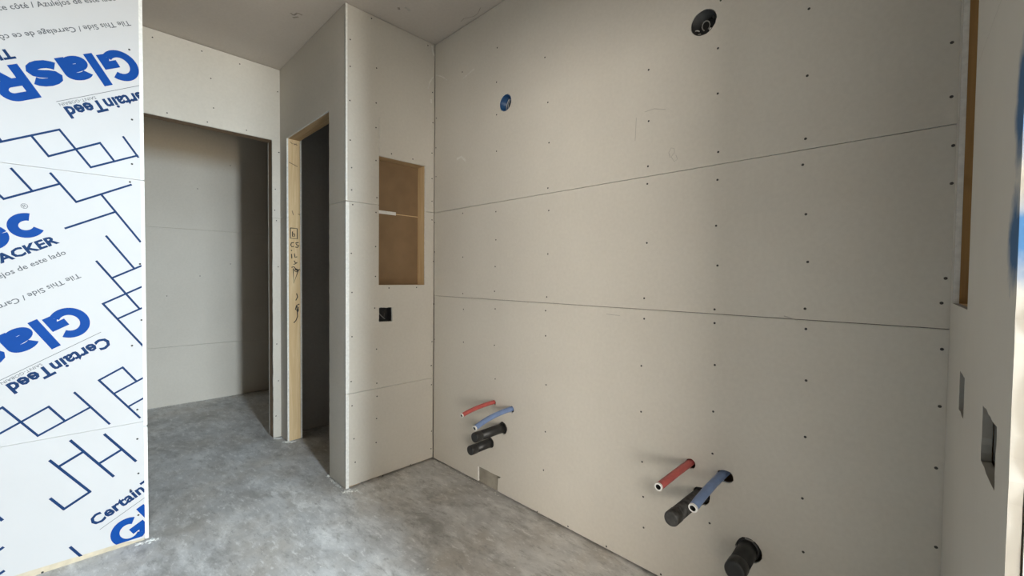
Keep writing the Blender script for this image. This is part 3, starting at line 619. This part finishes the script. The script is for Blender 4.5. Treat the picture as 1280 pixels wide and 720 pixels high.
gang_box('outlet_box', FR, -0.435, -0.341, 1.055, 1.146, M['black'], 'black outlet box with dark wires below the niche', [
    ([tuple(q) for q in bez((-0.02, -0.03, -0.05), (-0.01, 0.03, -0.006), (0.0, 0.01, -0.02))], 0.0035, M['dusty']),
    ([tuple(q) for q in bez((0.02, -0.03, -0.05), (0.0, 0.02, -0.004), (0.015, 0.035, -0.02))], 0.0035, M['dusty']),
    ([tuple(q) for q in bez((-0.03, 0.02, -0.05), (-0.015, -0.02, -0.004), (0.01, -0.03, -0.02))], 0.003, M['steel'])])
gang_box('outlet_box', FE, 0.342, 0.434, 1.058, 1.144, M['black'], 'dark outlet opening straight below the niche in the short east wall', [
    ([tuple(q) for q in bez((-0.02, -0.03, -0.05), (-0.01, 0.03, -0.008), (0.0, 0.01, -0.02))], 0.0035, M['dusty'])])
gang_box('outlet_box', FE, 0.726, 0.864, 1.056, 1.142, M['steel'], 'wide grey outlet box near the blue-smeared end of the east wall', [
    ([tuple(q) for q in bez((0.05, -0.03, -0.02), (0.06, 0.0, -0.010), (0.055, 0.03, -0.02))], 0.006, M['black'])], 0.035)

# ------------------------------------------------------------------ ceiling marks and plaster crumbs
def ceil_mark(name, pts, width, mat):
    bm = bmesh.new(); q = []
    for x, y in pts:
        d = ray(x, y); k = (H-CAM.z)/d.z; q.append(CAM+d*k)
    for a, b in zip(q, q[1:]):
        d = (b-a).normalized(); s = Vector((-d.y, d.x, 0))*width/2; z = Vector((0, 0, -0.0008))
        bm.faces.new([bm.verts.new(v+z) for v in (a-s, b-s, b+s, a+s)])
    me = bpy.data.meshes.new(name); bm.to_mesh(me); bm.free(); link(name, me, ceiling, [mat])
M['scuff'] = plain('ceiling_scuff', (0.30, 0.265, 0.23), 0.9, 0.25, 40)
ceil_mark('scuff_mark', [(363,16),(367,19),(372,16),(378,19)], 0.012, M['scuff']); ceil_mark('scuff_mark', [(366,22),(373,21)], 0.014, M['scuff'])
ceil_mark('scuff_mark', [(498,9),(499,12)], 0.015, M['scuff']); ceil_mark('scuff_mark', [(506,9),(510,11),(512,14)], 0.018, M['pencil'])
ceil_mark('pencil_mark', [(576,27),(580,23),(592,20.5),(597,17),(601,9)], 0.004, M['scuff'])
bm = bmesh.new()
def crumb(x, y, r):
    n = 6; top = bm.verts.new((x+random.uniform(-r, r)*.3, y+random.uniform(-r, r)*.3, r*random.uniform(.4, .8)))
    b = [bm.verts.new((x+r*random.uniform(.6, 1.2)*math.cos(2*math.pi*i/n), y+r*random.uniform(.6, 1.2)*math.sin(2*math.pi*i/n), 0.0003)) for i in range(n)]
    for i in range(n): bm.faces.new((b[i], b[(i+1) % n], top))
def crumbs(x0, y0, x1, y1, n, r, spread):
    for _ in range(n):
        t = random.random(); crumb(x0+(x1-x0)*t+random.gauss(0, spread), y0+(y1-y0)*t+random.gauss(0, spread), r*random.uniform(.4, 1.3))
crumbs(0.012, SY-0.02, 0.05, SY+0.03, 26, 0.008, 0.012); crumbs(-0.25, SY-0.015, 0.0, SY-0.012, 30, 0.004, 0.006)
crumbs(dl-0.02, SY-0.02, dl+0.03, SY+0.04, 40, 0.009, 0.012); crumbs(BX+0.015, -0.72, BX+0.03, SY-0.02, 24, 0.008, 0.008)
crumbs(PX_+0.03, PE-0.06, PX_+0.035, PE+0.02, 34, 0.007, 0.009); crumbs(0.02, -0.015, 0.75, -0.015, 40, 0.004, 0.006)
crumbs(CX+0.012, -1.5, CX+0.012, -0.5, 60, 0.006, 0.005); crumbs(dr-0.02, SY+0.02, dr+0.0, SY-0.02, 20, 0.008, 0.010)
crumbs(0.2, -1.4, 1.5, -0.2, 30, 0.0035, 0.25)
me = bpy.data.meshes.new('plaster_crumbs'); bm.to_mesh(me); bm.free()
tag(link('plaster_crumbs', me, None, [M['gyp']]), 'white plaster crumbs scattered along the wall bases', 'debris', None, 'stuff')
